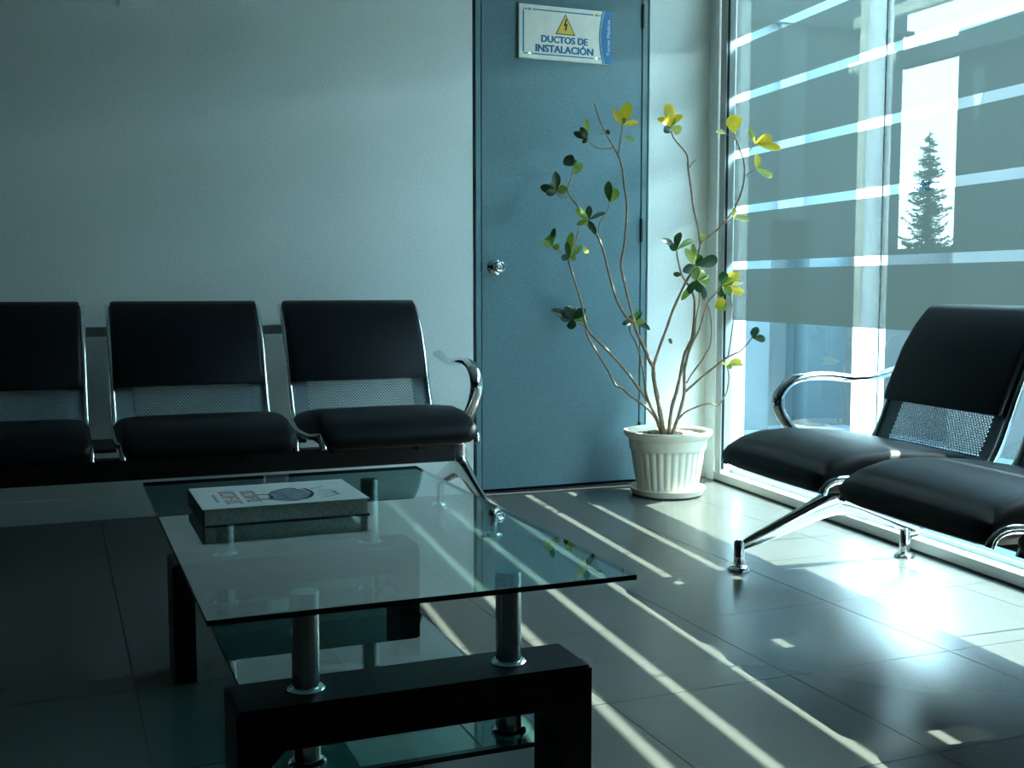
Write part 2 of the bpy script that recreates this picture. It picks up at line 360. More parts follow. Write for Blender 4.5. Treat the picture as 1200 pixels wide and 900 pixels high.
# ------------------------------------------------------------------ warning sign on the door
SX0, SX1, SZ0, SZ1 = 1.800, 2.222, 1.790, 2.006; SY = WALL_Y - .020
sign = tag(empty('warning_sign', ((SX0 + SX1) / 2, WALL_Y - .004, SZ0)), 'white and blue DUCTOS DE INSTALACIÓN sign with yellow warning triangle on the door', 'sign')
def spart(name, mb, mat, parent=None, **k):
    o = mb.build(name, mat, None, **k); o.parent = parent or sign; o.matrix_parent_inverse = Matrix.Identity(4) if parent else Matrix.Translation(-sign.location); return o
def sfix(o, parent=None):
    o.parent = parent or sign; o.matrix_parent_inverse = Matrix.Identity(4) if parent else Matrix.Translation(-sign.location); return o
SW, SH = SX1 - SX0, SZ1 - SZ0
spart('panel', MB().box(SX0, SX1, SY, WALL_Y - .0045, SZ0, SZ1, bevel=.001), M['signwhite'])
# blue end with a curved inner edge, and the light blue line along the curve
def arc_x(t, dx=0.0): return SX0 + SW * (.925 - .042 * (1 - (2 * t - 1) ** 2)) + dx
N = 16
band = [(arc_x(i / N), SY - .0012, SZ0 + SH * i / N) for i in range(N + 1)] + [(SX1 + .0005, SY - .0012, SZ1), (SX1 + .0005, SY - .0012, SZ0)]
spart('blue_end', MB().poly(band[::-1], .001, (0, 1, 0)), M['signblue'])
ln = [(arc_x(i / N, -.0035), SY - .0010, SZ0 + SH * i / N) for i in range(N + 1)] + [(arc_x(i / N, -.0105), SY - .0010, SZ0 + SH * i / N) for i in range(N, -1, -1)]
spart('curved_line', MB().poly(ln, .0008, (0, 1, 0)), M['signline'])
bl = MB()
def bar(x0, x1, z0, z1): bl.box(SX0 + SW * x0, SX0 + SW * x1, SY - .0008, SY, SZ0 + SH * z0, SZ0 + SH * z1)
bar(.14, .80, .900, .922); bar(.14, .80, .078, .100); bar(.038, .052, .12, .88); bar(.045, .085, .900, .918); bar(.045, .085, .082, .100); bar(.855, .89, .900, .918); bar(.855, .88, .082, .100)
spart('border_line', bl, M['signline'])
def sp(x, z, dy): return (SX0 + SW * x, SY - dy, SZ0 + SH * z)
tri = spart('warning_triangle', MB().poly([sp(.385, .487, .0008), sp(.60, .487, .0008), sp(.4925, .875, .0008)], .0006, (0, 1, 0)), M['ink'])
spart('yellow_field', MB().poly([sp(.398, .502, .0014), sp(.587, .502, .0014), sp(.4925, .850, .0014)], .0006, (0, 1, 0)), M['yellow'], tri)
bolt = [(.497, .755), (.510, .755), (.492, .655), (.514, .672), (.503, .575), (.508, .578), (.492, .520), (.484, .582), (.490, .578), (.493, .630), (.470, .612)]
spart('lightning_bolt', MB().poly([sp(x, z + .028, .0020) for x, z in bolt][::-1], .0006, (0, 1, 0)), M['ink'], tri)
sfix(text_mesh('lettering', 'DUCTOS DE', M['signtext'], None, SX0 + SW * .235, SX0 + SW * .735, SZ0 + SH * .318, SZ0 + SH * .450, SY - .0008, offset=.018, bold=.0013))
sfix(text_mesh('lettering', 'INSTALACIÓN', M['signtext'], None, SX0 + SW * .175, SX0 + SW * .795, SZ0 + SH * .135, SZ0 + SH * .308, SY - .0008, offset=.018, bold=.0013))
sfix(text_mesh('lettering', 'Torres Médicas', M['signwhite'], None, SX0 + SW * .945, SX0 + SW * .980, SZ0 + SH * .16, SZ0 + SH * .84, SY - .0020, offset=.0, vertical=True))
for fx, fz in ((.105, .905), (.825, .905), (.105, .09), (.825, .09)):
    s_ = MB().tube([(SX0 + SW * fx, SY - .006, SZ0 + SH * fz), (SX0 + SW * fx, SY + .002, SZ0 + SH * fz)], .0052, 12)
    spart('screw', s_, M['chrome'], smooth=True, auto=40)

# ------------------------------------------------------------------ two wall plates high on the back wall
for i, (x0, x1, z0, lab) in enumerate(((.103, .219, 1.862, 'left of two pale wall plates at the top edge, high above the black bench'), (.259, .379, 1.856, 'right of two pale wall plates at the top edge, hanging slightly lower than its neighbour'))):
    e = tag(empty('wall_plate', ((x0 + x1) / 2, WALL_Y, z0)), lab, 'wall plate', 'wall plates on the back wall')
    MB().box(-(x1 - x0) / 2, (x1 - x0) / 2, -.012, 0, 0, .118, bevel=.003).build('face_plate', M['plate'], e)
    MB().box(-.022, .022, -.015, -.011, .036, .082, bevel=.002).build('rocker', M['plate'], e)

# ------------------------------------------------------------------ waiting room bench (three seats), local axes: x along the row, y towards the sitter's knees
PITCH, SW0, SW1, BL = .60, .087, .617, 1.904
rail_path = smooth_path([(-.030, .790), (-.006, .775), (.040, .725), (.085, .655), (.118, .580), (.146, .505), (.172, .440), (.200, .395), (.245, .368), (.32, .358), (.48, .362), (.59, .376), (.645, .380), (.680, .368), (.692, .345)], 3)
def at_z(z):   # rail depth at a height on the backrest
    for (d0, z0), (d1, z1) in zip([(p.x, p.y) for p in rp2], [(p.x, p.y) for p in rp2[1:]]):
        if z1 <= z <= z0: return d0 + (d1 - d0) * (z0 - z) / max(1e-6, z0 - z1)
    return rp2[0].x
rp2 = [Vector((p.x, p.y)) for p in rail_path]
def rail_mesh(x):
    mb = MB(); rings = []
    for i, p in enumerate(rp2):
        t = (rp2[min(i + 1, len(rp2) - 1)] - rp2[max(i - 1, 0)]).normalized(); nn = Vector((-t.y, t.x)); hw, ht = .0105, .011
        taper = 1.0 if i > 2 else .6 + .2 * i
        r = []
        for a in range(8):
            ca, sa = math.cos(math.pi / 4 * (a + .5)), math.sin(math.pi / 4 * (a + .5))
            q = p + nn * (ht * taper * max(-1, min(1, sa * 1.15)))
            r.append((x + hw * max(-1, min(1, ca * 1.15)), q.x, q.y))
        rings.append(r)
    return mb.loft(rings).mesh('side_rail', M['chrome'], True, auto=50)
def seat_mesh():
    prof = [(.185, .372), (.20, .402), (.26, .422), (.36, .438), (.50, .449), (.59, .445), (.655, .427), (.692, .402), (.712, .374), (.707, .354), (.68, .342), (.56, .340), (.40, .344), (.25, .352)]
    cd, cz = .46, .392; mb = MB(); rings = []; L = SW1 - SW0 - .01
    for t, fz, fd in ((0, .25, .90), (.006, .55, .95), (.02, .82, .98), (.05, .97, 1), (.12, 1.03, 1), (.5, 1.06, 1), (.88, 1.03, 1), (.95, .97, 1), (.98, .82, .98), (.994, .55, .95), (1, .25, .90)):
        rings.append([(SW0 + .005 + L * t, cd + (d - cd) * fd, cz + (z - cz) * fz) for d, z in prof])
    return mb.loft(rings).mesh('seat_cushion', M['pu'], True, auto=70)
def back_mesh():
    prof = [(.176, .523), (.170, .545), (.148, .600), (.112, .680), (.070, .745), (.028, .792), (.000, .806), (-.026, .803), (-.040, .785), (-.034, .765), (-.008, .755), (.030, .712), (.075, .640), (.120, .555), (.150, .518)]
    cd = sum(p[0] for p in prof) / len(prof); cz = sum(p[1] for p in prof) / len(prof); mb = MB(); rings = []
    a, b = SW0 + .016, SW1 - .016
    for t, f in ((0, .82), (.008, .94), (.03, 1), (.5, 1.015), (.97, 1), (.992, .94), (1, .82)):
        rings.append([(a + (b - a) * t, cd + (d - cd) * (1 - (1 - f) * .4) + (d - at_z(max(z, .4)) - 0) * (f - 1) * .6, cz + (z - cz) * (1 - (1 - f) * .12)) for d, z in prof])
    return mb.loft(rings).mesh('back_cushion', M['pu'], True, auto=60)
def perf_mesh():
    mb = MB(); bm = mb.bm; a, b = SW0 + .018, SW1 - .018; P = .0112
    def P3(x, s):  # s: height measure along the sheet
        return (x, at_z(s) - .002, s)
    def quad(x0, x1, z0, z1):
        bm.faces.new([bm.verts.new(P3(*q)) for q in ((x0, z0), (x1, z0), (x1, z1), (x0, z1))])
    zs = [.552 + (.78 - .552) * i / 6 for i in range(7)]
    for z0, z1 in zip(zs, zs[1:]): quad(a, b, z0, z1)
    rows, cols, PZ = 23, 35, .0062; zb = .552 - rows * PZ; hx = (a + b) / 2 - cols * P / 2
    for r in range(rows):
        z1 = .552 - r * PZ; z0 = z1 - PZ; sh = P / 2 if r % 2 else 0
        quad(a, hx - P / 2 + sh, z0, z1); quad(hx + cols * P - P / 2 + sh, b, z0, z1)
        for c_ in range(cols):
            x0 = hx - P / 2 + sh + c_ * P; cx, cz = x0 + P / 2, (z0 + z1) / 2
            outer = [(x0, z0), (cx, z0), (x0 + P, z0), (x0 + P, cz), (x0 + P, z1), (cx, z1), (x0, z1), (x0, cz)]
            inner = [(cx + .0043 * math.cos(t), cz + .0027 * math.sin(t)) for t in [R(225 + 45 * q) for q in range(8)]]
            vo = [bm.verts.new(P3(*q)) for q in outer]; vi = [bm.verts.new(P3(*q)) for q in inner]
            for q in range(8): bm.faces.new((vo[q], vo[(q + 1) % 8], vi[(q + 1) % 8], vi[q]))
    for z0, z1 in ((zb - .012, zb), (zb - .024, zb - .012)): quad(a, b, z0, z1)
    return mb.mesh('perforated_back', M['perf'], False, fix=False)
def arm_mesh(x):
    pts = smooth_path([(x, .055, .601), (x, .085, .594), (x, .150, .580), (x, .225, .577), (x, .320, .588), (x, .405, .584), (x, .455, .562), (x, .480, .520), (x, .468, .474), (x, .430, .426), (x, .375, .375), (x, .33, .335), (x, .30, .29)], 4)
    n = len(pts); rad = [.017 + .006 * min(1, abs(i - 8) / 8) - (.006 if i == 0 else 0) for i in range(n)]
    rad = [r if i < n * .6 else r * (1 + .15 * (i - n * .6) / (n * .4)) for i, r in enumerate(rad)]
    mb = MB(); mb.tube(pts, rad, 12, up=(1, 0, 0), asp=.62)
    return mb.mesh('armrest', M['chrome'], True, auto=50)
def leg_meshes(x):
    mb = MB()
    # neck under the beam, then two arched arms, wide and deep at the hub
    mb.tube([(x, .25, .300), (x, .25, .26), (x, .25, .20), (x, .25, .165)], [.026, .024, .024, .018], 10)
    for sg, foot in ((1, .590), (-1, .004)):
        pts = smooth_path([(x, .25, .195), (x, .25 + sg * .055, .180), (x, .25 + sg * .13, .150), (x, .25 + sg * .22, .115), (x, .25 + sg * .30, .086), (x, foot, .070)], 3)
        n = len(pts); mb.tube(pts, [.047 - .032 * min(1, i / (n - 1) * 1.1) for i in range(n)], 12, up=(0, 0, 1), asp=.5)
    leg = mb.mesh('leg', M['chrome'], True, auto=60)
    feet = []
    for foot in (.590, .004):
        fb = MB(); fb.lathe([(.0005, .094), (.010, .093), (.0155, .086), (.0160, .030), (.0165, .024), (.013, .022), (.012, .016), (.024, .013), (.031, .008), (.033, .003), (.033, .0)], (x, foot, 0), 18)
        feet.append(fb.mesh('foot', M['chrome'], True, auto=40))
    return leg, feet
bench = tag(empty('waiting_bench', (1.389, 4.196, 0), R(180)), 'black cushioned chrome waiting bench against the grey back wall, left of the door', 'bench', 'black waiting room benches')
MB().box(.030, BL - .030, .215, .285, .218, .288, bevel=.004).build('crossbeam', M['blackmetal'], bench)
tie = MB(); tie.box(SW0 + .02, BL - SW0 - .02, -.044, -.034, .682, .716, bevel=.002); tie.build('tie_bar', M['tie'], bench)
seat_me, back_me, perf_me = seat_mesh(), back_mesh(), perf_mesh(); rl, rr = rail_mesh(SW0 + .009), rail_mesh(SW1 - .009)
for i in (1, 2): MB().box(i * PITCH + SW0 - .072, i * PITCH + SW0 - .001, .20, .455, .338, .350, bevel=.002).build('seat_connector', M['blackmetal'], bench)
br_me = MB().box(-.02, .02, .20, .42, .286, .350, bevel=.003).mesh('seat_bracket', M['blackmetal'])
for i in range(3):
    dx = (i * PITCH, 0, 0)
    link('seat_cushion', seat_me, bench, dx); link('back_cushion', back_me, bench, dx)
    p_ = link('perforated_back', perf_me, bench, dx); md = p_.modifiers.new('thickness', 'SOLIDIFY'); md.thickness = .0016
    link('side_rail', rl, bench, dx); link('side_rail', rr, bench, dx); [link('seat_bracket', br_me, bench, (dx[0] + xx, 0, 0)) for xx in (.20, .50)]
for xx in (.02, BL - .02): link('armrest', arm_mesh(xx), bench)
for xx in (0, BL):
    lm, fm = leg_meshes(xx); lo = link('leg', lm, bench)
    for f_ in fm: link('foot', f_, lo)
bench2 = copy_tree(bench)
bench2.location = W(.075, -1.477 - BL, 0)
bench2.rotation_euler = (0, 0, math.atan2(TD.y, TD.x))
bench2['label'] = 'black cushioned chrome waiting bench standing in front of the glass wall on the sunlit floor'

# ------------------------------------------------------------------ glass coffee table
TX0, TX1, TY0, TY1 = .176, .816, 1.508, 2.645
table = tag(empty('coffee_table', ((TX0 + TX1) / 2, (TY0 + TY1) / 2, 0)), 'two-tier glass coffee table on black wooden end frames and steel tubes', 'table')
def tpart(name, mb, mats, parent=None, **k):
    o = mb.build(name, mats, None, **k); o.parent = parent or table; o.matrix_parent_inverse = Matrix.Identity(4) if parent else Matrix.Translation(-table.location); return o
def glass_plate(x0, x1, y0, y1, z0, z1):
    mb = MB(); mb.box(x0, x1, y0, y1, z0, z1)
    for f in mb.bm.faces:
        f.normal_update()
        if abs(f.normal.z) < .5: f.material_index = 1
    return mb
tpart('glass_top', glass_plate(TX0, TX1, TY0, TY1, .412, .420), [M['tglass'], M['tedge']])
tpart('glass_shelf', glass_plate(.288, .722, 1.580, 2.575, .142, .150), [M['sglass'], M['tedge']])
for y0, y1 in ((1.576, 1.700), (2.488, 2.612)):
    x0, x1, zt, zb, lw, ch = .221, .774, .262, .198, .046, .022
    out = [(x0, 0), (x0, zt), (x1, zt), (x1, 0), (x1 - lw, 0), (x1 - lw, zb - ch), (x1 - lw - ch, zb), (x0 + lw + ch, zb), (x0 + lw, zb - ch), (x0 + lw, 0)]
    mb = MB(); mb.poly([(x, y0, z) for x, z in out], y1 - y0, (0, 1, 0))
    es = [e for e in mb.bm.edges if abs(e.verts[0].co.z - e.verts[1].co.z) < 1e-5 and e.verts[0].co.z > zt - .001]
    bmesh.ops.bevel(mb.bm, geom=es, offset=.004, segments=2, affect='EDGES')
    tpart('end_frame', mb, M['blackwood'])
for tx, ty in ((.332, 1.637), (.656, 1.637), (.340, 2.550), (.672, 2.550)):
    tb_ = tpart('steel_tube', MB().lathe([(.0205, .150), (.0205, .392), (.0212, .3925), (.0212, .4115)], (tx, ty, 0), 24), M['steel'], smooth=True, auto=40)
    tpart('collar', MB().lathe([(.0205, .2625), (.0285, .2625), (.0285, .265), (.025, .268), (.0205, .2685)], (tx, ty, 0), 24), M['chrome'], tb_, smooth=True, auto=40)
    tpart('collar', MB().lathe([(.0205, .1502), (.0285, .1502), (.0285, .153), (.025, .156), (.0205, .1565)], (tx, ty, 0), 24), M['chrome'], tb_, smooth=True, auto=40)
    tpart('tube_cap', MB().lathe([(.0005, .128), (.018, .129), (.0215, .133), (.0215, .1419)], (tx, ty, 0), 24), M['steel'], tb_, smooth=True, auto=40)

# ------------------------------------------------------------------ book on the table
BX0, BX1, BY0, BY1, BZ0, BZ1 = .243, .556, 2.105, 2.338, .4204, .4530
book = tag(empty('book', ((BX0 + BX1) / 2, (BY0 + BY1) / 2, BZ0)), 'pale paperback with red title and grey drawing lying on the glass table', 'book')
def bpart(name, mb, mats, parent=None, **k):
    o = mb.build(name, mats, None, **k); o.parent = parent or book; o.matrix_parent_inverse = Matrix.Identity(4) if parent else Matrix.Translation(-book.location); return o
bpart('pages', MB().box(BX0 + .004, BX1 - .004, BY0 + .003, BY1 - .002, BZ0 + .002, BZ1 - .0014), M['pages'])
bpart('back_cover', MB().box(BX0, BX1, BY0, BY1, BZ0, BZ0 + .0018, bevel=.0005), M['spine'])
front = bpart('front_cover', MB().box(BX0, BX1, BY0, BY1, BZ1 - .0013, BZ1, bevel=.0005), M['cover'])
bpart('spine', MB().box(BX0 - .001, BX0 + .0032, BY0 + .001, BY1, BZ0 + .001, BZ1 - .0012), M['spine'])
zt = BZ1 + .0003
# title: two red columns of short strokes, too small to read in the photograph
random.seed(3)
tl = MB()
for cx, w, y0, y1 in ((.307, .030, 2.130, 2.280), (.345, .027, 2.140, 2.268)):
    y = y1; q = 0
    while y > y0 + .012:
        g = random.uniform(.017, .024); kind = q % 4
        a, b, c0, c1 = cx - w / 2, cx + w / 2, y - g, y - .005
        tl.box(a, b, c1 - .0035, c1, zt - .0003, zt + .0002)
        if kind in (0, 2): tl.box(a, b, c0, c0 + .0035, zt - .0003, zt + .0002)
        if kind in (0, 1): tl.box(a, a + .005, c0, c1, zt - .0003, zt + .0002)
        if kind in (1, 2, 3): tl.box(b - .005, b, c0, c1, zt - .0003, zt + .0002)
        if kind == 3: tl.box(cx - .002, cx + .002, c0, c1, zt - .0003, zt + .0002)
        y -= g + .004; q += 1
bpart('title', tl, M['redink'], front)
sl = MB()
for q in range(7): sl.box(.276, .281, 2.165 + q * .012, 2.172 + q * .012, zt - .0003, zt + .0002); 
bpart('subtitle', sl, M['greyink'], front)
# drawing: grey rounded shape with a heavy outline and two thin spikes towards the title
blob = [(.376, 2.163), (.384, 2.185), (.381, 2.205), (.392, 2.235), (.405, 2.250), (.420, 2.262), (.437, 2.262), (.444, 2.240), (.452, 2.255), (.458, 2.225), (.459, 2.190), (.450, 2.160), (.436, 2.140), (.418, 2.128), (.398, 2.140)]
bpart('drawing', MB().poly([(x, y, zt) for x, y in blob], .0003, (0, 0, 1)), M['greyink'], front)
ol = MB()
def stroke(pts, w):
    pts = smooth_path([(x, y, zt + .0005) for x, y in pts], 3)
    for a, b in zip(pts, pts[1:]):
        d = (b - a).normalized(); s_ = Vector((-d.y, d.x, 0)) * w / 2
        ol.poly([a - s_, b - s_, b + s_, a + s_], .0003, (0, 0, 1))
stroke([(.458, 2.250), (.463, 2.225), (.463, 2.190), (.452, 2.158), (.436, 2.138)], .006)
stroke(blob[10:] + blob[:1], .002); stroke(blob[:8], .003)
stroke([(.353, 2.165), (.376, 2.163)], .004); stroke([(.358, 2.215), (.372, 2.212), (.384, 2.210)], .004); stroke([(.382, 2.190), (.378, 2.165)], .007)
for q in range(4): stroke([(.392, 2.165 + q * .022), (.412, 2.168 + q * .022)], .0015)
bpart('outline', ol, M['ink'], front)
ol = MB()
for a, b in (((.470, 2.140), (.512, 2.165)), ((.478, 2.165), (.506, 2.180)), ((.474, 2.190), (.506, 2.196)), ((.480, 2.215), (.508, 2.220)), ((.470, 2.240), (.500, 2.265)), ((.505, 2.170), (.512, 2.205))): stroke([a, b], .002)
stroke([(.509, 2.165), (.506, 2.205)], .004)
bpart('scribble', ol, M['greyink'], front)

# ------------------------------------------------------------------ potted shrub in the corner
PCX, PCY = 2.340, 4.070
plant = tag(empty('potted_shrub', (PCX, PCY, 0)), 'tall sparse shrub with yellow and green leaves in a ribbed off-white pot by the glass', 'plant')
def ppart(name, mb, mats, parent=None, **k):
    o = mb.build(name, mats, None, **k); o.parent = parent or plant; o.matrix_parent_inverse = Matrix.Identity(4) if parent else Matrix.Translation(-plant.location); return o
ppart('saucer', MB().lathe([(.0005, .0), (.128, .0), (.146, .008), (.154, .026), (.158, .030), (.158, .034), (.150, .033), (.143, .016), (.12, .011), (.0005, .011)], (PCX, PCY, 0), 48), M['pot'], smooth=True, auto=40)
def flute(t, z):
    if z < .035 or z > .188: return 1.0
    return 1.0 - .030 * (0.5 - 0.5 * math.cos(2 * math.pi * t * 30)) ** 2.0
pot_prof = [(.0005, .0115), (.118, .0115), (.125, .016), (.126, .034), (.1275, .040), (.135, .08), (.143, .13), (.150, .180), (.1515, .187), (.155, .192), (.158, .198), (.161, .236), (.170, .241), (.179, .250), (.183, .260), (.181, .268), (.175, .270), (.166, .264), (.158, .255), (.150, .235), (.120, .10), (.0005, .10)]
ppart('pot', MB().lathe(pot_prof, (PCX, PCY, 0), 240, flute), M['pot'], smooth=True, auto=45)
ppart('soil', MB().lathe([(.0005, .262), (.07, .256), (.12, .248), (.153, .240), (.148, .20), (.0005, .20)], (PCX, PCY, 0), 32), M['soil'], smooth=True)
random.seed(11); cb = MB()
for q in range(110):
    a, r = random.uniform(0, 6.283), .148 * math.sqrt(random.random()); z = .263 - .12 * (r / .148) ** 2 * .17
    m = Matrix.Translation((PCX + r * math.cos(a), PCY + r * math.sin(a), z)) @ Matrix.Rotation(random.uniform(0, 6.28), 4, 'Z') @ Matrix.Rotation(random.uniform(-.5, .5), 4, 'X')
    sx, sy, sz = random.uniform(.006, .014), random.uniform(.004, .009), random.uniform(.002, .004)
    cb.hexa([m @ Vector(p) for p in ((-sx, -sy, -sz), (sx, -sy * .7, -sz), (sx * .8, sy, -sz), (-sx, sy, -sz), (-sx, -sy, sz), (sx, -sy * .7, sz), (sx * .8, sy, sz), (-sx, sy, sz))])
ppart('bark_chips', cb, M['chips'])['kind'] = 'stuff'
# stem paths and leaves (base, tip, width, colour) in millimetres
STEMS = [
 (11,8,[(2303,4030,245),(2286,4030,320),(2268,4030,405),(2251,4030,481),(2247,4030,537)]),
 (8,6,[(2247,4030,537),(2235,4031,551),(2203,4035,620),(2177,4037,669),(2158,4040,720)]),
 (6,2.5,[(2158,4040,720),(2135,4044,731),(2097,4057,795),(2074,4073,880),(2044,4097,1020),(1999,4115,1112),(1946,4131,1185),(1916,4140,1228),(1923,4147,1266),(1935,4151,1290),(1949,4160,1342)]),
 (6,2.8,[(2166,4040,706),(2135,4034,799),(2112,4029,874),(2099,4026,917),(2094,4024,951),(2107,4017,1041),(2110,4009,1168),(2096,4004,1243),(2082,3998,1321),(2063,3995,1364),(2032,3991,1410),(2007,3989,1444),(1975,3984,1497),(1951,3980,1556)]),
 (3,2,[(2063,3995,1364),(2067,3988,1421),(2071,3983,1460),(2070,3980,1486)]),
 (2.5,1.8,[(2038,3990,1394),(2003,3999,1390),(1972,4007,1392),(1954,4013,1409),(1936,4020,1429)]),
 (2.5,1.8,[(1921,4150,1212),(1901,4156,1209),(1882,4163,1219),(1866,4170,1236)]),
 (2.8,1.8,[(2027,4090,1070),(2025,4085,1093),(2031,4078,1120),(2053,4069,1154),(2060,4060,1193)]),
 (6,4.5,[(2247,4030,537),(2264,4009,617),(2285,3989,696),(2301,3971,765),(2338,3942,870),(2359,3928,917),(2375,3910,984),(2379,3900,1024)]),
 (4.5,2.8,[(2379,3900,1024),(2367,3896,1081),(2341,3891,1163),(2326,3886,1235),(2310,3882,1307),(2301,3878,1364),(2270,3875,1396),(2238,3873,1426),(2220,3870,1463)]),
 (2,1,[(2313,3880,1319),(2319,3870,1335),(2331,3860,1347)]),
 (4.5,2.8,[(2379,3900,1024),(2388,3894,1038),(2439,3872,1081),(2491,3841,1154),(2498,3831,1181),(2510,3816,1225),(2509,3797,1279),(2497,3781,1326),(2476,3768,1363),(2440,3750,1411),(2422,3740,1438)]),
 (2.2,1.5,[(2477,3755,1346),(2486,3737,1370),(2500,3715,1399)]),
 (2.2,1.5,[(2494,3770,1283),(2501,3746,1294),(2510,3720,1305)]),
 (1.8,1.2,[(2436,3750,1415),(2415,3753,1423),(2396,3756,1438),(2357,3760,1442)]),
 (2,1.4,[(2434,3820,1100),(2450,3810,1111),(2465,3800,1124)]),
 (8,4.5,[(2308,4010,248),(2314,3993,371),(2329,3984,432),(2341,3972,512),(2349,3962,580),(2365,3955,623),(2379,3950,659),(2379,3936,755),(2370,3927,815),(2343,3920,859)]),
 (4.5,2.5,[(2343,3920,859),(2305,3913,902),(2279,3904,970),(2272,3900,1003)]),
 (8,5,[(2318,4000,248),(2326,3995,280),(2345,3984,351),(2358,3973,426),(2353,3965,483),(2352,3958,535),(2364,3947,604),(2383,3940,649)]),
 (4.5,2.5,[(2383,3940,649),(2395,3929,680),(2400,3917,714),(2406,3899,769),(2411,3890,796),(2448,3869,844),(2458,3860,868)]),
 (3,2,[(2383,3940,649),(2379,3923,735),(2384,3908,809),(2352,3888,903),(2334,3880,943)]),
 (3.5,2,[(2360,3960,469),(2380,3953,507),(2421,3942,562),(2434,3937,590),(2450,3932,617),(2448,3919,696),(2428,3907,769),(2403,3900,809)]),
 (5,2.5,[(2363,3970,435),(2415,3917,502),(2470,3862,566),(2501,3836,590),(2520,3820,602),(2538,3798,632),(2549,3780,658)]),
 (3,2,[(2476,3840,577),(2481,3826,662),(2482,3814,741),(2468,3806,790),(2455,3800,823)]),
 (4.5,2.5,[(2329,4000,290),(2344,3983,327),(2364,3968,352),(2395,3952,369),(2428,3935,383),(2453,3924,386),(2478,3912,378),(2492,3898,405),(2502,3882,440),(2492,3856,504),(2471,3840,543)]),
 (7,2.8,[(2311,4050,243),(2294,4057,289),(2253,4072,383),(2214,4081,437),(2164,4093,507),(2082,4110,598),(2020,4123,659),(1991,4130,704),(1980,4142,783),(1954,4157,881),(1934,4168,956),(1944,4175,1000),(1970,4181,1042),(1989,4190,1101)]),
 (2.2,1.5,[(1935,4170,969),(1912,4177,986),(1892,4183,1003),(1869,4190,1020)]),
 (5.5,3,[(2310,4070,240),(2308,4092,298),(2261,4125,365),(2205,4153,410),(2178,4168,438),(2152,4180,453),(2130,4204,511),(2082,4248,612),(2064,4267,658),(2060,4279,690),(2035,4291,707),(2016,4300,722)]),
 (5,3,[(2308,4060,241),(2270,4064,341),(2236,4068,423),(2223,4072,515),(2198,4076,618),(2165,4079,678),(2172,4080,712)]),
]
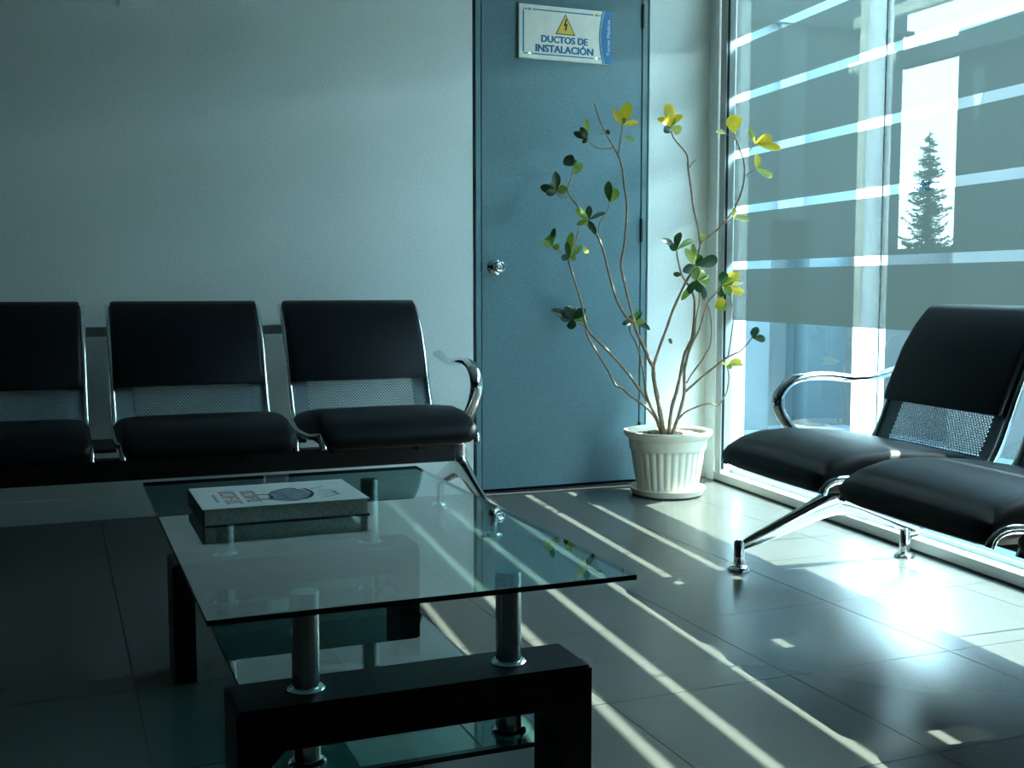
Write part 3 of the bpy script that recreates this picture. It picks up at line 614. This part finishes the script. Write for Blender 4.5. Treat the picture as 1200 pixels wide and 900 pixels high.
LEAVES = [
 ((2070,3980,1482),(2092,3967,1566),37,0),((2070,3980,1482),(2022,3960,1535),27,0),((2070,3980,1482),(2138,3975,1495),24,0),((2070,3980,1482),(2075,3963,1506),20,1),
 ((2081,3980,1437),(2111,3958,1420),17,3),((2222,3870,1466),(2203,3865,1558),44,0),((2222,3870,1466),(2279,3891,1521),37,0),((2222,3870,1466),(2171,3885,1498),30,0),
 ((2222,3870,1466),(2275,3883,1455),34,3),((2222,3870,1466),(2185,3856,1443),30,2),((2222,3870,1466),(2230,3872,1509),27,1),((2422,3740,1438),(2409,3729,1506),50,0),
 ((2395,3755,1438),(2342,3739,1440),17,3),((2500,3715,1399),(2560,3695,1426),34,0),((2500,3715,1399),(2608,3701,1384),27,0),((2500,3715,1399),(2487,3736,1463),17,3),
 ((2510,3720,1305),(2524,3736,1362),20,0),((2510,3720,1305),(2595,3735,1280),24,3),((2510,3720,1305),(2547,3735,1317),17,1),((2465,3800,1124),(2456,3785,1162),17,3),
 ((2465,3800,1124),(2531,3790,1115),24,3),((2385,3890,1034),(2385,3896,1068),24,3),((2272,3900,1000),(2210,3912,1042),27,2),((2272,3900,1000),(2297,3918,1070),31,2),
 ((2272,3900,1000),(2356,3919,1041),24,1),((2272,3900,1000),(2226,3879,1015),20,2),((2342,3880,940),(2302,3885,1006),27,3),((2342,3880,940),(2370,3889,984),37,2),
 ((2342,3880,940),(2447,3880,968),41,2),((2342,3880,940),(2279,3864,916),31,2),((2342,3880,940),(2332,3879,1026),17,1),((2357,3890,883),(2315,3869,827),31,2),
 ((2357,3890,883),(2401,3912,924),27,3),((2357,3890,883),(2431,3908,877),31,1),((2357,3890,883),(2342,3892,917),27,1),((2357,3890,883),(2375,3880,833),27,2),
 ((2357,3890,883),(2301,3910,803),21,1),((2357,3890,883),(2362,3894,937),27,1),((2357,3890,883),(2409,3909,802),27,2),((2357,3890,883),(2422,3907,904),27,1),
 ((2456,3860,863),(2467,3860,917),31,2),((2456,3860,863),(2531,3856,914),31,0),((2456,3860,863),(2558,3865,874),31,3),((2456,3860,863),(2557,3857,833),31,0),
 ((2456,3860,863),(2485,3843,823),31,1),((2456,3860,863),(2504,3850,887),28,1),((2456,3860,863),(2463,3876,816),24,2),((2432,3870,776),(2464,3847,806),31,0),
 ((2432,3870,776),(2473,3847,773),24,1),((2549,3780,656),(2573,3786,699),27,2),((2549,3780,656),(2602,3769,649),27,2),((2549,3780,656),(2554,3782,690),24,2),
 ((2458,3820,545),(2525,3819,567),27,0),((2458,3820,545),(2534,3812,547),20,3),((2458,3820,545),(2452,3845,560),17,0),((2458,3820,545),(2474,3805,539),17,1),
 ((2060,4060,1190),(2051,4056,1272),31,2),((2060,4060,1190),(2083,4045,1243),34,1),((1987,4100,1120),(1938,4107,1099),24,1),((1987,4100,1120),(1922,4089,1161),24,1),
 ((1987,4100,1120),(1987,4093,1177),27,2),((1987,4100,1120),(2069,4112,1153),21,2),((1987,4100,1120),(1998,4091,1079),24,2),((1987,4100,1120),(1962,4103,1146),31,1),
 ((1987,4100,1120),(1975,4120,1107),31,3),((1987,4100,1120),(2008,4080,1062),21,2),((1935,4170,969),(1913,4148,1036),21,2),((1935,4170,969),(1895,4156,979),28,2),
 ((1935,4170,969),(1952,4183,1076),28,1),((1935,4170,969),(1990,4176,1025),24,1),((1935,4170,969),(1959,4157,969),21,1),((1869,4190,1020),(1820,4182,1030),28,1),
 ((1869,4190,1020),(1872,4174,1091),24,2),((1869,4190,1020),(1853,4188,1061),28,1),((1869,4190,1020),(1892,4167,1013),24,1),((1869,4190,1020),(1839,4200,1047),21,1),
 ((1990,4150,1024),(2015,4170,991),17,3),((1877,4170,1236),(1817,4193,1253),31,2),((1877,4170,1236),(1879,4182,1314),28,2),((1877,4170,1236),(1891,4193,1295),28,0),
 ((1877,4170,1236),(1915,4146,1245),31,1),((1877,4170,1236),(1828,4159,1220),28,2),((1877,4170,1236),(1873,4193,1275),31,3),((1949,4160,1338),(1916,4174,1372),41,2),
 ((1949,4160,1338),(1990,4156,1340),24,1),((1949,4160,1338),(1977,4182,1311),28,1),((1949,4160,1338),(1957,4166,1363),17,1),((1939,4020,1425),(1888,4036,1451),20,2),
 ((1939,4020,1425),(1930,4010,1501),20,3),((1939,4020,1425),(1903,4005,1467),27,2),((1939,4020,1425),(1920,4017,1408),17,2),((2012,4300,722),(1903,4282,762),32,2),
 ((2012,4300,722),(1951,4294,737),36,2),((2012,4300,722),(2007,4323,778),39,2),((2012,4300,722),(2004,4292,679),39,2),((2012,4300,722),(2059,4275,764),32,2),
 ((2012,4300,722),(2076,4277,722),25,1),((2012,4300,722),(1965,4283,772),32,2),((2012,4300,722),(2054,4314,749),32,2),((2012,4300,722),(1981,4293,751),29,2),
 ((2176,4080,715),(2124,4070,706),24,2),((2176,4080,715),(2207,4060,757),28,2),((2176,4080,715),(2272,4104,682),24,2),((2176,4080,715),(2236,4076,718),21,1),
 ((2176,4080,715),(2152,4065,740),21,2),((2176,4080,715),(2188,4058,692),21,1),((2005,3985,1444),(1970,3963,1436),17,1),((2005,3985,1444),(2009,3968,1455),17,2),
 ((2303,3910,904),(2269,3919,907),17,2),((2316,4000,630),(2286,3982,645),17,2),
]
random.seed(5)
for r0, r1, pts in STEMS:
    path = smooth_path([tuple(c_ / 1000 for c_ in p) for p in pts], 3); n = len(path)
    rad = [(r0 + (r1 - r0) * i / (n - 1)) / 1000 * (1 + .10 * math.sin(i * 2.1)) for i in range(n)]
    ppart('stem', MB().tube(path, rad, 7), M['stem'], smooth=True)
def leaf_mesh(k, bend):
    bm = bmesh.new(); st = [(0, .04), (.12, .16), (.28, .34), (.48, .48), (.68, .50), (.84, .38), (.95, .20), (1, .02)]; rows = []
    for t, w in st:
        z = bend * math.sin(t * 2.6) * .25 - bend * t * t * .15
        rows.append([bm.verts.new((t, -w, z + .10 * w)), bm.verts.new((t, -w * .5, z + .03 * w)), bm.verts.new((t, 0, z)), bm.verts.new((t, w * .5, z + .03 * w)), bm.verts.new((t, w, z + .10 * w))])
    for a, b in zip(rows, rows[1:]):
        for q in range(4): bm.faces.new((a[q], b[q], b[q + 1], a[q + 1]))
    me = bpy.data.meshes.new('leaf'); bm.to_mesh(me); bm.free(); me.materials.append(M['leaf%d' % k])
    me.polygons.foreach_set('use_smooth', [True] * len(me.polygons)); return me
leaf_me = {(k, b): leaf_mesh(k, (.25, .6)[b]) for k in range(4) for b in range(2)}
for B_, T_, w_, k_ in LEAVES:
    a, b = Vector(B_) / 1000, Vector(T_) / 1000; ax = b - a; L = ax.length; ax.normalize()
    view = (Vector((0, 0, .86)) - a).normalized()
    nz = (view + Vector((random.uniform(-.6, .6), random.uniform(-.4, .4), random.uniform(-.2, .7)))); nz = (nz - ax * nz.dot(ax)).normalized(); ay = nz.cross(ax)
    o = link('leaf', leaf_me[(k_, random.randint(0, 1))], plant)
    wd = w_ / 1000 * random.uniform(1.05, 1.3)
    mtx = Matrix((ax * L, ay * wd, nz * L * .8)).transposed().to_4x4(); mtx.translation = a - plant.location
    o.matrix_local = mtx

# ------------------------------------------------------------------ outdoors: a paved courtyard with walls, pergola rails and a conifer
struct('courtyard_ground', MB().box(2.9, 40, -30, 60, -.13, -.05), M['ground'])
fac = tag(empty('neighbour_building', (4.2, 6.05, -.05)), 'blue-grey building with a ledge and dark opening behind the film-covered glass', 'building')
def opart(root, name, mb, mats, **k):
    o = mb.build(name, mats, None, **k); o.parent = root; o.matrix_parent_inverse = Matrix.Translation(-root.location); return o
fw = MB(); fw.box(2.95, 4.205, 6.05, 6.35, -.05, 4.2); fw.box(4.501, 5.20, 6.05, 6.35, -.05, 4.2); fw.box(4.205, 4.501, 6.05, 6.35, 1.273, 4.2)
opart(fac, 'wall', fw, M['facade'])
opart(fac, 'ledge', MB().box(2.95, 5.235, 5.99, 6.05, 2.475, 2.50), M['facade'])
opart(fac, 'upper_wall', MB().box(2.95, 5.20, 6.02, 6.05, 2.50, 4.2), M['facade'])
opart(fac, 'pilaster', MB().box(4.245, 4.425, 6.025, 6.05, 1.273, 2.475), M['facade_light'])
opart(fac, 'opening', MB().box(4.205, 4.501, 6.20, 6.25, -.05, 1.273), M['facade_dark'])
rw = tag(empty('courtyard_wall', (4.65, 2.0, -.05)), 'tall grey-brown courtyard wall at the right edge, behind the bench by the glass', 'wall')
opart(rw, 'wall_body', MB().box(4.65, 4.85, -6.0, 4.965, -.05, 2.16), M['render'])
opart(rw, 'coping', MB().box(4.64, 4.86, -6.0, 4.965, 2.16, 2.262), M['greybeam'])
opart(rw, 'patch', MB().poly([(4.646, y, z) for y, z in ((4.845, 2.03), (4.775, 2.03), (4.765, 1.93), (4.795, 1.83), (4.80, 1.74), (4.835, 1.74), (4.838, 1.85), (4.86, 1.93))], .004, (1, 0, 0)), M['facade_light'])
lw_ = tag(empty('low_wall', (4.80, 5.5, -.05)), 'low grey-brown wall below the conifer, between the two buildings', 'wall')
opart(lw_, 'wall_body', MB().box(4.80, 4.95, 4.97, 6.05, -.05, 1.085), M['render'])
post = tag(empty('pergola_post', (4.3, 5.2, -.05)), 'round white post outside the glass carrying the pergola rails', 'post')
opart(post, 'round_column', MB().tube([(4.31, 5.20, -.05), (4.31, 5.20, 3.6)], .068, 24), M['post'], smooth=True, auto=40)
opart(post, 'timber_batten', MB().box(4.285, 4.345, 5.285, 5.345, -.05, 3.6, bevel=.003), M['cream'])
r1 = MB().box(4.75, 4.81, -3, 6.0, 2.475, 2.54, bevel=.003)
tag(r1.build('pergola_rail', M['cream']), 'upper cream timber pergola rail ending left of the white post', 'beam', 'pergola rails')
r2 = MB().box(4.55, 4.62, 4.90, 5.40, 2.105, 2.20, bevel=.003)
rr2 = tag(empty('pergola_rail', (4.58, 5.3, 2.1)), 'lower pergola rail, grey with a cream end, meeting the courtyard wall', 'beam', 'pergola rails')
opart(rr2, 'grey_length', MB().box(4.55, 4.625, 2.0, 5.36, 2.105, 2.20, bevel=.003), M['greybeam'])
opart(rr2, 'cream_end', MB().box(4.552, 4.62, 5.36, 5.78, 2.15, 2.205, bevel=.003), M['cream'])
# conifer
TRX, TRY, TRZ0, TRZ1 = 17.98, 20.0, -.05, 4.25
tree = tag(empty('conifer', (TRX, TRY, -.05)), 'dark slender conifer against the bright sky beyond the low wall', 'tree')
opart(tree, 'trunk', MB().tube([(TRX, TRY, TRZ0), (TRX + .02, TRY, 2), (TRX, TRY, TRZ1)], [.07, .045, .008], 8), M['bark'])
random.seed(21); nb = MB(); bm = nb.bm
z = .5
while z < TRZ1 - .05:
    h = (z - .5) / (TRZ1 - .5); reach = .80 * (1 - h) ** .85 + .05
    for q in range(6 if h < .85 else 4):
        if random.random() < .08: continue
        a = random.uniform(0, 6.283); Ln = reach * random.uniform(.45, 1.12); rise = random.uniform(-.05, .35)
        d = Vector((math.cos(a), math.sin(a), 0)); p0 = Vector((TRX, TRY, z + random.uniform(-.05, .05))); m_ = max(3, int(Ln / .05))
        prev = p0
        for s_ in range(1, m_ + 1):
            t = s_ / m_; p = p0 + d * Ln * t + Vector((0, 0, -.28 * Ln * math.sin(t * 2.4) + rise * Ln * t * t))
            side = Vector((-d.y, d.x, 0)); lw = .11 * (1 - .55 * t)
            for sg in (-1, 1):
                tip = p + side * sg * lw * random.uniform(.6, 1.4) + d * .05 + Vector((0, 0, random.uniform(-.06, .03)))
                bm.faces.new((bm.verts.new(prev), bm.verts.new(p), bm.verts.new(tip)))
            up = p + Vector((0, 0, -.05 * random.uniform(.3, 1.5)))
            bm.faces.new((bm.verts.new(prev), bm.verts.new(p), bm.verts.new(up)))
            up = p + Vector((0, 0, .035 * random.uniform(.3, 1.5))) + d * .03
            bm.faces.new((bm.verts.new(prev), bm.verts.new(p), bm.verts.new(up)))
            prev = p
    z += random.uniform(.035, .075)
opart(tree, 'foliage', nb, M['needles'], fix=False)['kind'] = 'stuff'
